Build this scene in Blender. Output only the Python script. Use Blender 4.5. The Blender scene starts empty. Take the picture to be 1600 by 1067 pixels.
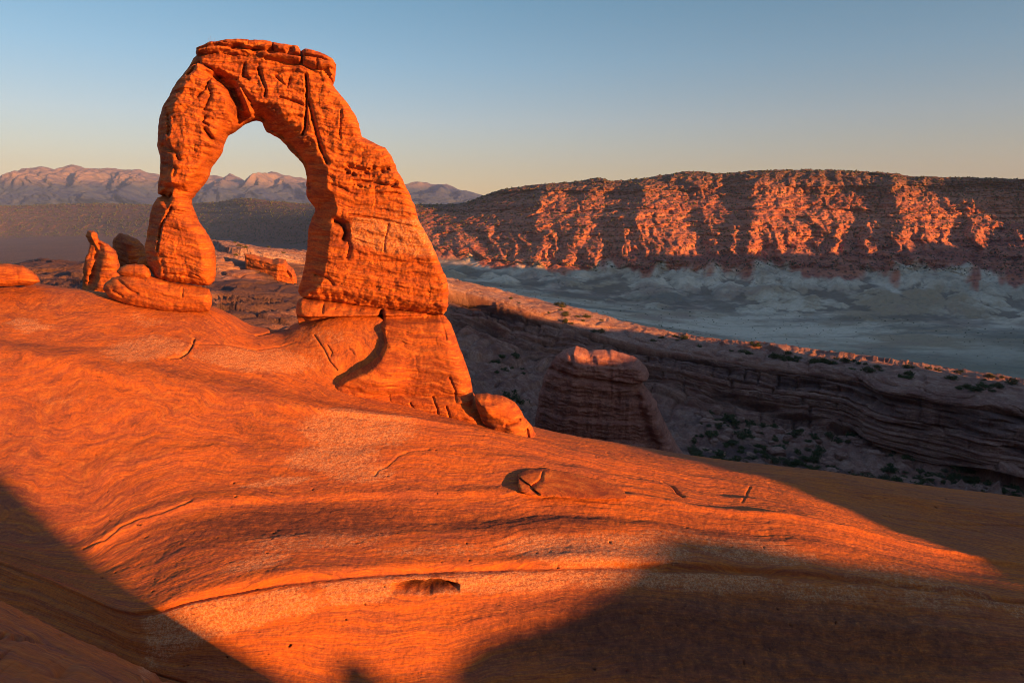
import bpy, math, random
import numpy as np
from mathutils import Vector
random.seed(7); RNG = np.random.default_rng(7)
S = bpy.context.scene; C = S.collection
# ------------------------------------------------------------------ camera, sky, sun, exposure
FPX = 1067.0; PITCH = math.atan((533.5-335)/FPX)
cam = bpy.data.cameras.new('camera'); cam.sensor_width = 36; cam.lens = 36*FPX/1600
cam.clip_start = 0.1; cam.clip_end = 60000
co = bpy.data.objects.new('camera', cam); C.objects.link(co)
co.rotation_euler = (math.pi/2-PITCH, 0, 0); S.camera = co
AZ = math.radians(130); EL = math.radians(6.5)       # sun behind the camera, to the right
W = bpy.data.worlds.new('World'); S.world = W; W.use_nodes = True
sk = W.node_tree.nodes.new('ShaderNodeTexSky'); sk.sky_type = 'NISHITA'; sk.sun_disc = False
sk.sun_elevation = EL; sk.sun_rotation = AZ; sk.altitude = 1500; sk.dust_density = 1.2; sk.ozone_density = 1.5
wn, wl = W.node_tree.nodes, W.node_tree.links         # evening tint of the sky by elevation: peach low down, duller blue higher up, brightened overhead as added fill for the shade
tc = wn.new('ShaderNodeTexCoord'); sx = wn.new('ShaderNodeSeparateXYZ'); cr = wn.new('ShaderNodeValToRGB'); mx = wn.new('ShaderNodeMix')
mx.data_type = 'RGBA'; mx.blend_type = 'MULTIPLY'; mx.inputs[0].default_value = 1
els = [(0.0, (.84, .56, .48)), (.06, (.88, .615, .515)), (.125, (.88, .72, .69)), (.20, (.72, .77, .785)), (.30, (.54, .755, .785)), (.45, (.9, .95, 1.0)), (1.0, (1.75, 1.95, 2.3))]
cr.color_ramp.elements[0].position = els[0][0]; cr.color_ramp.elements[0].color = (*els[0][1], 1)
cr.color_ramp.elements[1].position = els[-1][0]; cr.color_ramp.elements[1].color = (*els[-1][1], 1)
for p_, c_ in els[1:-1]: e_ = cr.color_ramp.elements.new(p_); e_.color = (*c_, 1)
wl.new(tc.outputs['Generated'], sx.inputs[0]); wl.new(sx.outputs[2], cr.inputs[0])
wl.new(sk.outputs[0], mx.inputs[6]); wl.new(cr.outputs[0], mx.inputs[7]); wl.new(mx.outputs[2], wn['Background'].inputs[0])
wn['Background'].inputs[1].default_value = 0.062
SUN = Vector((math.sin(AZ)*math.cos(EL), math.cos(AZ)*math.cos(EL), math.sin(EL)))   # towards the sun
sl = bpy.data.lights.new('sun', 'SUN'); sl.energy = 5.0; sl.angle = math.radians(0.53); sl.color = (1, .40, .085)
so = bpy.data.objects.new('sun', sl); C.objects.link(so); so.rotation_euler = SUN.to_track_quat('Z', 'Y').to_euler()
S.view_settings.view_transform = 'Standard'; S.view_settings.look = 'None'
S.cycles.filter_width = 0.9 if hasattr(S, 'cycles') else 1
S.view_settings.exposure = 1.85; S.view_settings.gamma = 1
# ------------------------------------------------------------------ helpers
FW = np.array([0, math.cos(PITCH), -math.sin(PITCH)]); UP = np.array([0, math.sin(PITCH), math.cos(PITCH)])
def at(px, py, Y):
    """the world point at forward distance Y seen in direction (px, py) of the photograph"""
    px, py, Y = np.broadcast_arrays(np.asarray(px, float), np.asarray(py, float), np.asarray(Y, float))
    a = (px-800)/FPX; b = (533.5-py)/FPX
    d = FW + b[..., None]*UP; d = d.copy(); d[..., 0] += a
    return d*(Y/d[..., 1])[..., None]
def pix(P):
    c = P@FW
    return 800+FPX*P[..., 0]/c, 533.5-FPX*(P@UP)/c
_perm = np.random.default_rng(3).permutation(256).astype(np.int32); _perm = np.concatenate([_perm, _perm, _perm])
_g = np.array([[1,1,0],[-1,1,0],[1,-1,0],[-1,-1,0],[1,0,1],[-1,0,1],[1,0,-1],[-1,0,-1],[0,1,1],[0,-1,1],[0,1,-1],[0,-1,-1],[1,1,0],[-1,1,0],[0,-1,1],[0,-1,-1]], np.float32)
def perlin(P):
    P = np.asarray(P, np.float32); i = np.floor(P); f = P-i; i = i.astype(np.int32) & 255
    u = f*f*f*(f*(f*6-15)+10)
    r = 0
    for dx in (0, 1):
        for dy in (0, 1):
            for dz in (0, 1):
                h = _perm[_perm[_perm[i[..., 0]+dx]+i[..., 1]+dy]+i[..., 2]+dz] & 15
                g = _g[h]
                n = g[..., 0]*(f[..., 0]-dx)+g[..., 1]*(f[..., 1]-dy)+g[..., 2]*(f[..., 2]-dz)
                r = r + n*(u[..., 0] if dx else 1-u[..., 0])*(u[..., 1] if dy else 1-u[..., 1])*(u[..., 2] if dz else 1-u[..., 2])
    return r
def fbm(P, o=4, sc=1.0, gain=.5, seed=0):
    P = np.asarray(P)*np.asarray(sc)+seed*17.31; a = 1; r = 0
    for k in range(o): r = r+a*perlin(P*(2.03**k)+k*5.7); a *= gain
    return r
def ridged(P, o=4, sc=1.0, gain=.5, seed=0):
    P = np.asarray(P)*np.asarray(sc)+seed*17.31; a = 1; r = 0
    for k in range(o): r = r+a*(1-2*np.abs(perlin(P*(2.03**k)+k*5.7))); a *= gain
    return r
def sstep(a, b, x):
    t = np.clip((x-a)/(b-a), 0, 1); return t*t*(3-2*t)
def pchip(xk, Yk, xq):
    xk = np.asarray(xk, float); Yk = np.asarray(Yk, float); sh = Yk.shape[1:]; Yk = Yk.reshape(len(xk), -1)
    h = np.diff(xk)[:, None]; dl = np.diff(Yk, axis=0)/h
    d = np.zeros_like(Yk); d[0] = dl[0]; d[-1] = dl[-1]
    if len(xk) > 2:
        p = dl[:-1]*dl[1:]; w1 = 2*h[1:]+h[:-1]; w2 = h[1:]+2*h[:-1]
        with np.errstate(all='ignore'):
            d[1:-1] = np.where(p > 0, (w1+w2)/(w1/np.where(dl[:-1] == 0, 1e-9, dl[:-1])+w2/np.where(dl[1:] == 0, 1e-9, dl[1:])), 0)
    xq = np.clip(np.asarray(xq, float), xk[0], xk[-1]); k = np.clip(np.searchsorted(xk, xq, side='right')-1, 0, len(xk)-2)
    hh = h[k]; t = ((xq-xk[k])[:, None])/hh
    r = (2*t**3-3*t**2+1)*Yk[k]+(t**3-2*t**2+t)*hh*d[k]+(-2*t**3+3*t**2)*Yk[k+1]+(t**3-t**2)*hh*d[k+1]
    return r.reshape((len(xq),)+sh)
def curve(pts, cols):
    p = np.array(sorted(pts), float); q = pchip(p[:, 0], p[:, 1:], cols)
    return at(cols, q[:, 0], q[:, 1])
def off(Q, dY, dz):
    Q = Q.copy(); Y = Q[:, 1]; k = (Y+dY)/Y; Q[:, 0] *= k; Q[:, 1] = Y+dY; Q[:, 2] += dz; return Q
def normals(G):
    du = np.gradient(G, axis=1); dv = np.gradient(G, axis=0); n = np.cross(du, dv)
    n /= np.linalg.norm(n, axis=-1, keepdims=True)+1e-12
    return np.where(n[..., 2:3] < 0, -n, n) if False else n
def mesh(name, V, F, mat, attrs=None, smooth=True, parent=None):
    V = np.ascontiguousarray(V, np.float32).reshape(-1, 3); F = np.ascontiguousarray(F, np.int32)
    me = bpy.data.meshes.new(name); n = F.shape[1]
    me.vertices.add(len(V)); me.vertices.foreach_set('co', V.ravel())
    me.loops.add(F.size); me.loops.foreach_set('vertex_index', F.ravel())
    me.polygons.add(len(F)); me.polygons.foreach_set('loop_start', np.arange(0, F.size, n, dtype=np.int32))
    if smooth: me.polygons.foreach_set('use_smooth', np.ones(len(F), bool))
    me.update(calc_edges=True)
    for k, v in (attrs or {}).items():
        a = me.attributes.new(k, 'FLOAT', 'POINT'); a.data.foreach_set('value', np.ascontiguousarray(v, np.float32).ravel())
    me.materials.append(mat)
    o = bpy.data.objects.new(name, me); C.objects.link(o)
    if parent: o.parent = parent
    return o
def gridfaces(nr, nc):
    i = np.arange(nr*nc).reshape(nr, nc)
    return np.stack([i[:-1, :-1], i[:-1, 1:], i[1:, 1:], i[1:, :-1]], -1).reshape(-1, 4)
def sheet(curves, subs):
    """rows between successive curves; returns the grid (rows, cols, 3) and the row parameter"""
    K = np.stack(curves); s = np.concatenate([np.linspace(i, i+1, n, endpoint=False) for i, n in enumerate(subs)]+[[len(subs)]])
    return pchip(np.arange(len(curves)), K, s), s
def tag(o, label=None, cat=None, group=None, kind=None):
    if label: o['label'] = label
    if cat: o['category'] = cat
    if group: o['group'] = group
    if kind: o['kind'] = kind
    return o
def empty(name, loc):
    o = bpy.data.objects.new(name, None); C.objects.link(o); o.location = loc; return o
def adopt(child, root):
    child.parent = root; child.matrix_parent_inverse = root.matrix_basis.inverted() if False else child.matrix_parent_inverse
    for_v = Vector(root.location); child.location = -for_v
def layered(b, s_, thick, length, seed, lo=-120, hi=260, soft=.12):
    """offset of beds of uneven thickness broken by joints into blocks of uneven length, about -1..1"""
    g = np.random.default_rng(seed); t = [lo]
    while t[-1] < hi: t.append(t[-1]+thick*g.lognormal(0, .55))
    t = np.array(t); k = np.clip(np.searchsorted(t, b, side='right')-1, 0, len(t)-2)
    n = len(t); off_ = g.uniform(-1, 1, n); ln = length*g.lognormal(0, .5, n); ph = g.uniform(0, 50, n); hs = g.uniform(-1, 1, 4096)
    u = (s_/ln[k]+ph[k]); c = np.floor(u).astype(int); f = u-c; blk = hs[(c*73+k*179) % 4096]
    e = np.clip(np.minimum(f, 1-f)*ln[k]/(length*.10), 0, 1); fz = np.clip(np.minimum(b-t[k], t[k+1]-b)/(thick*soft), 0, 1)
    return .6*off_[k]+.4*blk-.55*(1-e)*(hs[(c*31+k*57+9) % 4096] > -.2)-.35*(1-fz), off_[k]
def seg_dist(X, Y, poly, closed=True):
    P = np.asarray(poly, float); A = P; B = np.roll(P, -1, 0)
    if not closed: A, B = A[:-1], B[:-1]
    best = np.full(X.shape, 1e9); 
    for (ax, ay), (bx, by) in zip(A, B):
        dx, dy = bx-ax, by-ay; L = dx*dx+dy*dy+1e-9
        t = np.clip(((X-ax)*dx+(Y-ay)*dy)/L, 0, 1)
        d = np.hypot(X-ax-t*dx, Y-ay-t*dy); best = np.minimum(best, d)
    return best
def inside(X, Y, poly):
    P = np.asarray(poly, float); r = np.zeros(X.shape, bool)
    for (ax, ay), (bx, by) in zip(P, np.roll(P, -1, 0)):
        if ay == by: continue
        c = ((ay > Y) != (by > Y)) & (X < (bx-ax)*(Y-ay)/(by-ay)+ax); r ^= c
    return r
def blob(X, Y, cx, cy, rx, ry, rot=0, soft=.5):
    a = math.radians(rot); u = (X-cx)*math.cos(a)+(Y-cy)*math.sin(a); v = -(X-cx)*math.sin(a)+(Y-cy)*math.cos(a)
    return 1-sstep(1-soft, 1+soft, np.hypot(u/rx, v/ry))
def cracks(X, Y, lines, w=2.0):
    r = np.zeros(X.shape)
    for ln in lines:
        p = np.array([q[:2] for q in ln['p']]); m = 6*w
        sel = (X > p[:, 0].min()-m) & (X < p[:, 0].max()+m) & (Y > p[:, 1].min()-m) & (Y < p[:, 1].max()+m)
        if not sel.any(): continue
        d = seg_dist(X[sel], Y[sel], p, False); ww = ln.get('w', w)
        r[sel] = np.maximum(r[sel], ln.get('d', 1)*np.exp(-(d/ww)**2))
    return r
# ------------------------------------------------------------------ materials
class N:
    def __init__(s, name):
        s.m = bpy.data.materials.new(name); s.m.use_nodes = True; s.t = s.m.node_tree; s.t.nodes.clear()
        s.out = s.n('ShaderNodeOutputMaterial'); s.b = s.n('ShaderNodeBsdfPrincipled'); s.l(s.b.outputs[0], s.out.inputs[0])
        s.b.inputs['Roughness'].default_value = .9; s.b.inputs['Specular IOR Level'].default_value = .15
        s.pos = s.n('ShaderNodeNewGeometry').outputs['Position']
    def n(s, k): return s.t.nodes.new(k)
    def l(s, a, b): s.t.links.new(a, b)
    def setin(s, node, i, v):
        if hasattr(v, 'is_output'): s.l(v, node.inputs[i])
        else: node.inputs[i].default_value = v
    def math(s, op, a, b=0.0, c=None):
        q = s.n('ShaderNodeMath'); q.operation = op; s.setin(q, 0, a); s.setin(q, 1, b)
        if c is not None: s.setin(q, 2, c)
        return q.outputs[0]
    def ramp(s, f, a, b, lo=0.0, hi=1.0):
        q = s.n('ShaderNodeMapRange'); q.interpolation_type = 'SMOOTHSTEP'; s.setin(q, 0, f)
        for i, v in zip((1, 2, 3, 4), (a, b, lo, hi)): s.setin(q, i, v)
        return q.outputs[0]
    def mix(s, f, a, b, mode='MIX'):
        q = s.n('ShaderNodeMix'); q.data_type = 'RGBA'; q.blend_type = mode; s.setin(q, 0, f)
        s.setin(q, 6, (*a, 1) if isinstance(a, tuple) else a); s.setin(q, 7, (*b, 1) if isinstance(b, tuple) else b); return q.outputs[2]
    def scale(s, v, xyz):
        q = s.n('ShaderNodeVectorMath'); q.operation = 'MULTIPLY'; s.setin(q, 0, v); q.inputs[1].default_value = xyz; return q.outputs[0]
    def noise(s, v, sc=1.0, det=5, rough=.55, dist=0.0, ridge=False):
        q = s.n('ShaderNodeTexNoise'); q.noise_dimensions = '3D'; s.setin(q, 'Vector', v); q.inputs['Scale'].default_value = sc
        q.inputs['Detail'].default_value = det; q.inputs['Roughness'].default_value = rough; q.inputs['Distortion'].default_value = dist
        return q.outputs[0]
    def voro(s, v, sc=1.0, feat='F1'):
        q = s.n('ShaderNodeTexVoronoi'); q.feature = feat; s.setin(q, 'Vector', v); q.inputs['Scale'].default_value = sc; return q.outputs[0]
    def attr(s, name):
        q = s.n('ShaderNodeAttribute'); q.attribute_name = name; return q.outputs['Fac']
    def xyz(s, v):
        q = s.n('ShaderNodeSeparateXYZ'); s.l(v, q.inputs[0]); return q.outputs
    def comb(s, x, y, z):
        q = s.n('ShaderNodeCombineXYZ'); s.setin(q, 0, x); s.setin(q, 1, y); s.setin(q, 2, z); return q.outputs[0]
    def bump(s, h, st=.5, dist=.1):
        q = s.n('ShaderNodeBump'); q.inputs['Strength'].default_value = st; q.inputs['Distance'].default_value = dist; s.l(h, q.inputs['Height'])
        if s.b.inputs['Normal'].is_linked: s.l(s.b.inputs['Normal'].links[0].from_socket, q.inputs['Normal'])
        s.l(q.outputs[0], s.b.inputs['Normal'])
    def color(s, c): s.l(c, s.b.inputs['Base Color'])
def sandstone(name, base, light, deep, pale, stain_shade, u=1.0, bedscale=1.0, bump=.35, dist=.12, bedmix=.6, xs=.3):
    """bedded rock; u = metres per unit of detail; attributes: bed (bedding height), pale, dark (mineral bloom; varnish and the painted shade of recesses)"""
    m = N(name); bed = m.attr('bed'); x = m.xyz(m.pos)
    bv = m.comb(m.math('MULTIPLY', x[0], xs/u), m.math('MULTIPLY', x[1], xs/u), m.math('MULTIPLY', bed, bedscale))
    b1 = m.noise(bv, 1.0, 7, .68, .4); b2 = m.noise(bv, 2.6, 6, .7, .25)
    big = m.noise(m.pos, .12/u, 4, .55, .3); mid = m.noise(m.pos, .9/u, 8, .7); fine = m.noise(m.pos, 6.0/u, 6, .7)
    f = m.math('ADD', m.math('MULTIPLY', b1, bedmix), m.math('MULTIPLY', big, 1-bedmix))
    c = m.mix(m.ramp(f, .40, .60), deep, base)
    c = m.mix(m.math('MULTIPLY', m.ramp(b2, .48, .68), .6), c, light); c = m.mix(m.math('MULTIPLY', m.ramp(b2, .46, .32), .55), c, stain_shade)
    c = m.mix(m.math('MULTIPLY', m.ramp(mid, .5, .75), .45), c, deep)
    # pale bloom: speckled where the attribute is set
    sp = m.ramp(m.math('ADD', m.math('MULTIPLY', m.noise(m.pos, 3.4/u, 9, .82, .6), .95), m.math('MULTIPLY', m.attr('pale'), .36)), .58, .74)
    sp = m.math('MULTIPLY', sp, m.ramp(m.noise(m.pos, 9.0/u, 5, .75), .43, .57, .12, 1.0))
    c = m.mix(m.math('MULTIPLY', sp, m.ramp(m.attr('pale'), 0.0, .5)), c, pale)
    st = m.ramp(m.math('ADD', m.math('MULTIPLY', m.noise(m.pos, 2.0/u, 9, .82), .8), m.math('MULTIPLY', m.attr('dark'), .42)), .46, .86)
    c = m.mix(m.math('MULTIPLY', st, m.ramp(m.attr('dark'), 0.0, .5)), c, stain_shade)
    c = m.mix(m.ramp(fine, .30, .62, .38, 0.0), c, stain_shade); c = m.mix(m.ramp(fine, .55, .75, 0.0, .35), c, light)
    m.color(c)
    m.bump(m.math('ADD', m.math('MULTIPLY', b2, .9), m.math('ADD', m.math('MULTIPLY', mid, .6), m.math('MULTIPLY', fine, .8))), bump, dist)
    return m.m
ROCK = dict(base=(.50, .126, .021), light=(.56, .185, .032), deep=(.32, .100, .048), pale=(.55, .255, .115), stain_shade=(.10, .036, .022))
M_slick = sandstone('slickrock_stone', bedscale=5.0, u=1.0, bump=.5, dist=.10, bedmix=.7, **dict(ROCK, light=(.59, .205, .040), deep=(.30, .085, .040)))
M_arch = sandstone('arch_stone', bedscale=2.6, u=1.0, bump=.42, dist=.10, bedmix=.8, **dict(ROCK, deep=(.27, .060, .020), light=(.60, .225, .045), stain_shade=(.13, .038, .022)))
CANY = dict(base=(.38, .195, .130), light=(.52, .32, .235), deep=(.25, .105, .072), pale=(.58, .39, .29), stain_shade=(.12, .065, .055))
M_cany = sandstone('canyon_stone', bedscale=1.1, u=2.2, bump=.9, dist=.8, bedmix=.75, **CANY)
M_fin = sandstone('fin_stone', bedscale=1.1, u=1.6, bump=.8, dist=.5, bedmix=.75, base=(.42, .165, .105), light=(.54, .26, .18), deep=(.29, .10, .068), pale=(.50, .32, .23), stain_shade=(.085, .04, .034))
def mesa_mat():
    m = N('mesa_slope'); h = m.attr('bed')      # 0 valley floor .. 1 foot of the slope .. 2 rim .. 3 plateau, also painted shade on the left wall
    x = m.xyz(m.pos)
    w = m.math('ADD', h, m.math('MULTIPLY', m.math('SUBTRACT', m.noise(m.pos, .006, 3, .5), .5), .35))
    red = m.mix(m.ramp(m.noise(m.comb(m.math('MULTIPLY', x[0], .003), m.math('MULTIPLY', x[1], .003), m.math('MULTIPLY', x[2], .085)), 1.0, 6, .75), .42, .58), (.29, .090, .056), (.45, .165, .09))
    grey = m.mix(m.ramp(m.noise(m.scale(m.pos, (1, 1, 4)), .010, 5, .6), .30, .70), (.38, .30, .205), (.60, .48, .34))
    flat = m.mix(m.ramp(m.noise(m.scale(m.pos, (.6, 1, 1)), .006, 8, .7), .42, .58), (.36, .255, .15), (.60, .48, .335))
    flat = m.mix(m.ramp(m.noise(m.pos, .0045, 6, .65), .52, .62, 0, .8), flat, (.33, .22, .155))
    flat = m.mix(m.ramp(m.noise(m.pos, .05, 6, .8), .50, .72, 0, .4), flat, (.20, .18, .12))
    flat = m.mix(m.ramp(m.noise(m.scale(m.pos, (.22, 1, 1)), .011, 6, .65, .5), .50, .64, 0, .75), flat, (.17, .150, .11))
    flat = m.mix(m.ramp(m.math('ADD', x[1], m.math('MULTIPLY', m.noise(m.pos, .004, 5, .6), 500)), 1000, 1350, .75, 0), flat, (.20, .185, .125))
    grey = m.mix(m.ramp(m.noise(m.pos, .07, 6, .75), .46, .66, 0, .6), grey, (.20, .165, .115))
    c = m.mix(m.ramp(w, .50, .78), flat, grey)
    c = m.mix(m.math('MULTIPLY', m.ramp(m.attr('gully_shade'), 0.0, .8), .8), c, (.165, .120, .08))  # shade of the creases between clay cones, painted into the colour
    c = m.mix(m.ramp(w, .84, 1.04), c, red)
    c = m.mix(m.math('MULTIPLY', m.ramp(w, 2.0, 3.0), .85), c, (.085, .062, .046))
    # scree blocks and low desert scrub
    c = m.mix(m.math('MULTIPLY', m.ramp(m.noise(m.pos, .09, 6, .8), .5, .7, 0, .6), m.ramp(w, 1.0, 1.2)), c, (.40, .20, .13))
    sc = m.math('MULTIPLY', m.ramp(m.voro(m.pos, .11), .30, .42, 1.0, 0.0), m.ramp(w, .9, 1.15, .10, .65))
    c = m.mix(sc, c, (.035, .035, .022))
    m.color(c)
    m.bump(m.math('MULTIPLY', m.math('ADD', m.noise(m.pos, .05, 7, .75), m.math('MULTIPLY', m.voro(m.pos, .11), -.25)), m.ramp(w, .95, 1.25, .45, 1.0)), .9, 9.0)
    return m.m
def mount_mat():
    m = N('mountain_rock'); x = m.xyz(m.pos)
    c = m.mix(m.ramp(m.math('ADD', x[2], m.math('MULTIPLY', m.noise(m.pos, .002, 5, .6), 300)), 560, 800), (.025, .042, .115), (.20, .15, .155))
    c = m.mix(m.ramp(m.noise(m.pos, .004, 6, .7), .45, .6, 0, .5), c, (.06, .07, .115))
    m.color(c); m.bump(m.noise(m.pos, .006, 8, .7), .8, 60); return m.m
def plain_mat():
    m = N('desert_soil'); m.color(m.mix(m.noise(m.pos, .004, 6, .7), (.12, .09, .06), (.25, .19, .13))); return m.m
M_mesa, M_mount, M_plain = mesa_mat(), mount_mat(), plain_mat()
# ------------------------------------------------------------------ the slickrock bowl
cols = np.linspace(-330, 1960, 1400)
K = {}
K['N'] = curve([(-330,790,17),(0,945,14.5),(135,1008,13.5),(270,1072,12.5),(420,1180,10),(600,1330,7),(1000,1500,4.5),(1600,1600,3.5),(1960,1600,3)], cols)
K['A'] = K['N'].copy(); K['A'][:, 1] *= .12; K['A'][:, 0] = K['A'][:, 0]*.3; K['A'][:, 2] = -2.2
K['B'] = (K['A']*.45+K['N']*.55); K['B'][:, 2] += .5
K['F'] = curve([(-330,930,33),(0,985,30.5),(150,1030,29.5),(300,1080,28.5),(600,1125,27.5),(1000,1140,27),(1600,1120,26.5),(1960,1100,26)], cols)
K['D'] = K['N']*.55+K['F']*.45; K['D'][:, 2] = K['F'][:, 2]-1.2
K['W'] = curve([(-330,800,37),(0,880,33.5),(120,930,31.9),(215,962,30.6),(300,938,30.9),(400,918,31.6),(500,903,32.2),(700,890,33.2),(900,884,33.8),(1100,888,33.6),(1250,898,33),(1400,912,32.4),(1600,937,31.4),(1960,980,30)], cols)
K['L'] = curve([(-330,740,41),(0,845,35.4),(130,858,35.2),(190,825,36.6),(250,800,37.6),(340,781,38.6),(500,775,39),(700,768,39.2),(820,765,39.2),(1000,777,38.6),(1100,795,37.8),(1250,808,37.2),(1400,845,36.2),(1600,885,35),(1960,950,33)], cols)
K['M'] = curve([(-330,500,54),(0,546,50.5),(240,600,47.5),(480,640,45.6),(640,655,45),(760,672,44.6),(900,705,43.6),(1100,745,42.4),(1250,775,41),(1400,815,39.6),(1600,860,38),(1960,935,35.5)], cols)
K['P'] = curve([(-330,462,60),(0,490,56.5),(150,508,54.5),(300,530,52.5),(420,558,51.3),(520,600,49.4),(640,635,48.2),(760,662,47.2),(900,692,46),(1100,731,44.6),(1250,755,43.4),(1400,790,42),(1600,828,40.4),(1960,905,38)], cols)
crest = [(-330,432,66),(-100,436,63.5),(0,438,62),(70,443,61),(130,452,60),(230,466,58.6),(330,477,57.2),(365,492,56.6),(400,510,56),(435,513,55.4),(470,502,54.2),(500,494,53.2),(545,489,52.6),(590,491,52.0),(640,560,51.0),(740,640,49.6),(840,676,48),(960,702,46.8),(1060,720,46),(1200,741,45),(1300,752,44.3),(1400,768,43.5),(1500,784,42.8),(1600,800,42.2),(1960,868,40.5)]
K['C'] = curve(crest, cols)
K['E'] = off(K['C'], 5, -1.2); K['G'] = off(K['C'], 13, -9); K['H'] = off(K['C'], 24, -34); K['I'] = off(K['C'], 40, -60)
seq = ['A','B','N','D','F','W','L','M','P','C','E','G','H','I']
subs = [10, 24, 14, 30, 190, 110, 130, 90, 90, 30, 20, 14, 8]
G, srow = sheet([K[k] for k in seq], subs)
# smooth along columns a little so pchip kinks vanish
for _ in range(6): G[:, 1:-1] = .25*G[:, :-2]+.5*G[:, 1:-1]+.25*G[:, 2:]
for _ in range(3): G[1:-1] = .25*G[:-2]+.5*G[1:-1]+.25*G[2:]
nr, nc = G.shape[:2]; PX, PY = pix(G)
sv = np.repeat(srow[:, None], nc, 1)
nrm = normals(G); nrm = np.where((nrm[..., 2:3]) < 0, -nrm, nrm)
# bedding height in metres along the slope: row distance measured in the middle column
dl = np.linalg.norm(np.diff(G[:, 700], axis=0), axis=1); arc = np.concatenate([[0], np.cumsum(dl)])
bed = np.repeat(arc[:, None], nc, 1)+1.6*fbm(G, 3, .05, seed=1)+.25*fbm(G, 3, .4, seed=2)
near = .35+.65*sstep(3, 14, G[..., 1])
# terraces: every bed a soft tread and a short riser
def terr(b, per, sharp=.25):
    t = b/per; k = np.floor(t); f = t-k; return (sstep(0, sharp, f)-f)*per
amp = .5+.5*fbm(G, 2, .07, seed=3)
disp = -.19*terr(bed, 2.9, .45)*np.clip(amp+.1, .1, 1.2)*near-.06*terr(bed+.5, 1.3, .3)*np.clip(amp, 0, 1)*near-.075*terr(bed+.9*fbm(G, 2, .15, seed=4), .62, .35)*np.clip(amp+.1, 0, 1)*near
disp += .14*fbm(G, 3, .09, seed=5)*near+.018*fbm(G, 4, .8, seed=6)+.018*fbm(G, 4, 3.0, gain=.65, seed=7)
B3 = np.stack([G[..., 0]*.22, G[..., 1]*.22, bed*1.6], -1)           # cross-bedding relief, finer than the terraces
disp += near*(.016*fbm(B3, 5, 1.2, gain=.66, seed=10)+.014*fbm(B3*np.array([2.5, 2.5, 1]), 4, 4.0, gain=.7, seed=11))
pit = np.clip(fbm(G, 2, 2.4, seed=8)-.80, 0, 1); disp -= .8*pit
# ledges followed by eye: white-band lip, upper ledge, the long ledges
disp -= .16*np.exp(-((sv-5.0)/.04)**2)*sstep(200, 300, PX)
disp += .25*sstep(5.0, 5.03, sv)*(1-sstep(5.02, 5.5, sv))
disp += .24*sstep(5.91, 6.0, sv)*(1-sstep(6.0, 6.45, sv))*sstep(80, 200, PX)
disp += .30*sstep(6.9, 6.99, sv)*(1-sstep(7.0, 7.4, sv))*(1-sstep(640, 760, PX))
# niche in the bowl wall
nx = (PX-664)/55; ny = (PY-916-5*(PX-664)/55*(-.35))/11+.3*fbm(G, 3, 1.2, seed=9)
roof = -.95+.5*np.abs(nx+.15)**2
ni = np.clip(1-np.abs(nx)**3, 0, 1)*sstep(roof, roof+.30, ny)*(1-sstep(.15, 1.15, ny))
lines = [dict(p=[(265,558),(280,556),(293,548),(300,537),(303,528)], d=.7, w=2.0), dict(p=[(400,520),(425,512),(450,509)], d=.5, w=2.5),
 dict(p=[(488,522),(505,545),(515,565),(526,577)], d=.5, w=1.5), dict(p=[(510,538),(518,550),(516,556)], d=.4, w=1.5), dict(p=[(544,543),(553,553)], d=.35, w=1.3),
 dict(p=[(586,745),(592,735),(606,728),(622,712),(640,704),(670,700)], d=.22, w=2), dict(p=[(1036,748),(1050,758),(1060,770),(1068,775)], d=.7, w=2.2),
 dict(p=[(1172,760),(1167,767),(1166,774),(1160,782)], d=.25, w=1.8), dict(p=[(265,520),(300,535),(345,536)], d=.25, w=2),
 dict(p=[(345,536),(400,545),(440,540),(460,533)], d=.2, w=1.5), dict(p=[(130,858),(165,845),(190,826),(220,812),(255,802),(300,786)], d=.35, w=2),
 dict(p=[(1345,775),(1365,780)], d=.3, w=1.6), dict(p=[(1380,805),(1480,818),(1540,830)], d=.3, w=1.6), dict(p=[(1440,812),(1600,822)], d=.25, w=1.4),
 dict(p=[(0,992),(60,1000),(120,1015),(200,1040),(290,1066)], d=.5, w=2.5), dict(p=[(0,1022),(130,1050),(180,1066)], d=.3, w=2.5), dict(p=[(0,965),(70,985),(140,1018),(190,1040)], d=.3, w=2), dict(p=[(0,1045),(60,1060)], d=.3, w=2.5)]
ck = cracks(PX, PY, [dict(q, w=q['w']*.7) for q in lines])
disp -= ck*.35
G2 = G+nrm*disp[..., None]
G2[..., 1] += ni*1.0; G2[..., 2] -= ni*.15
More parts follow.
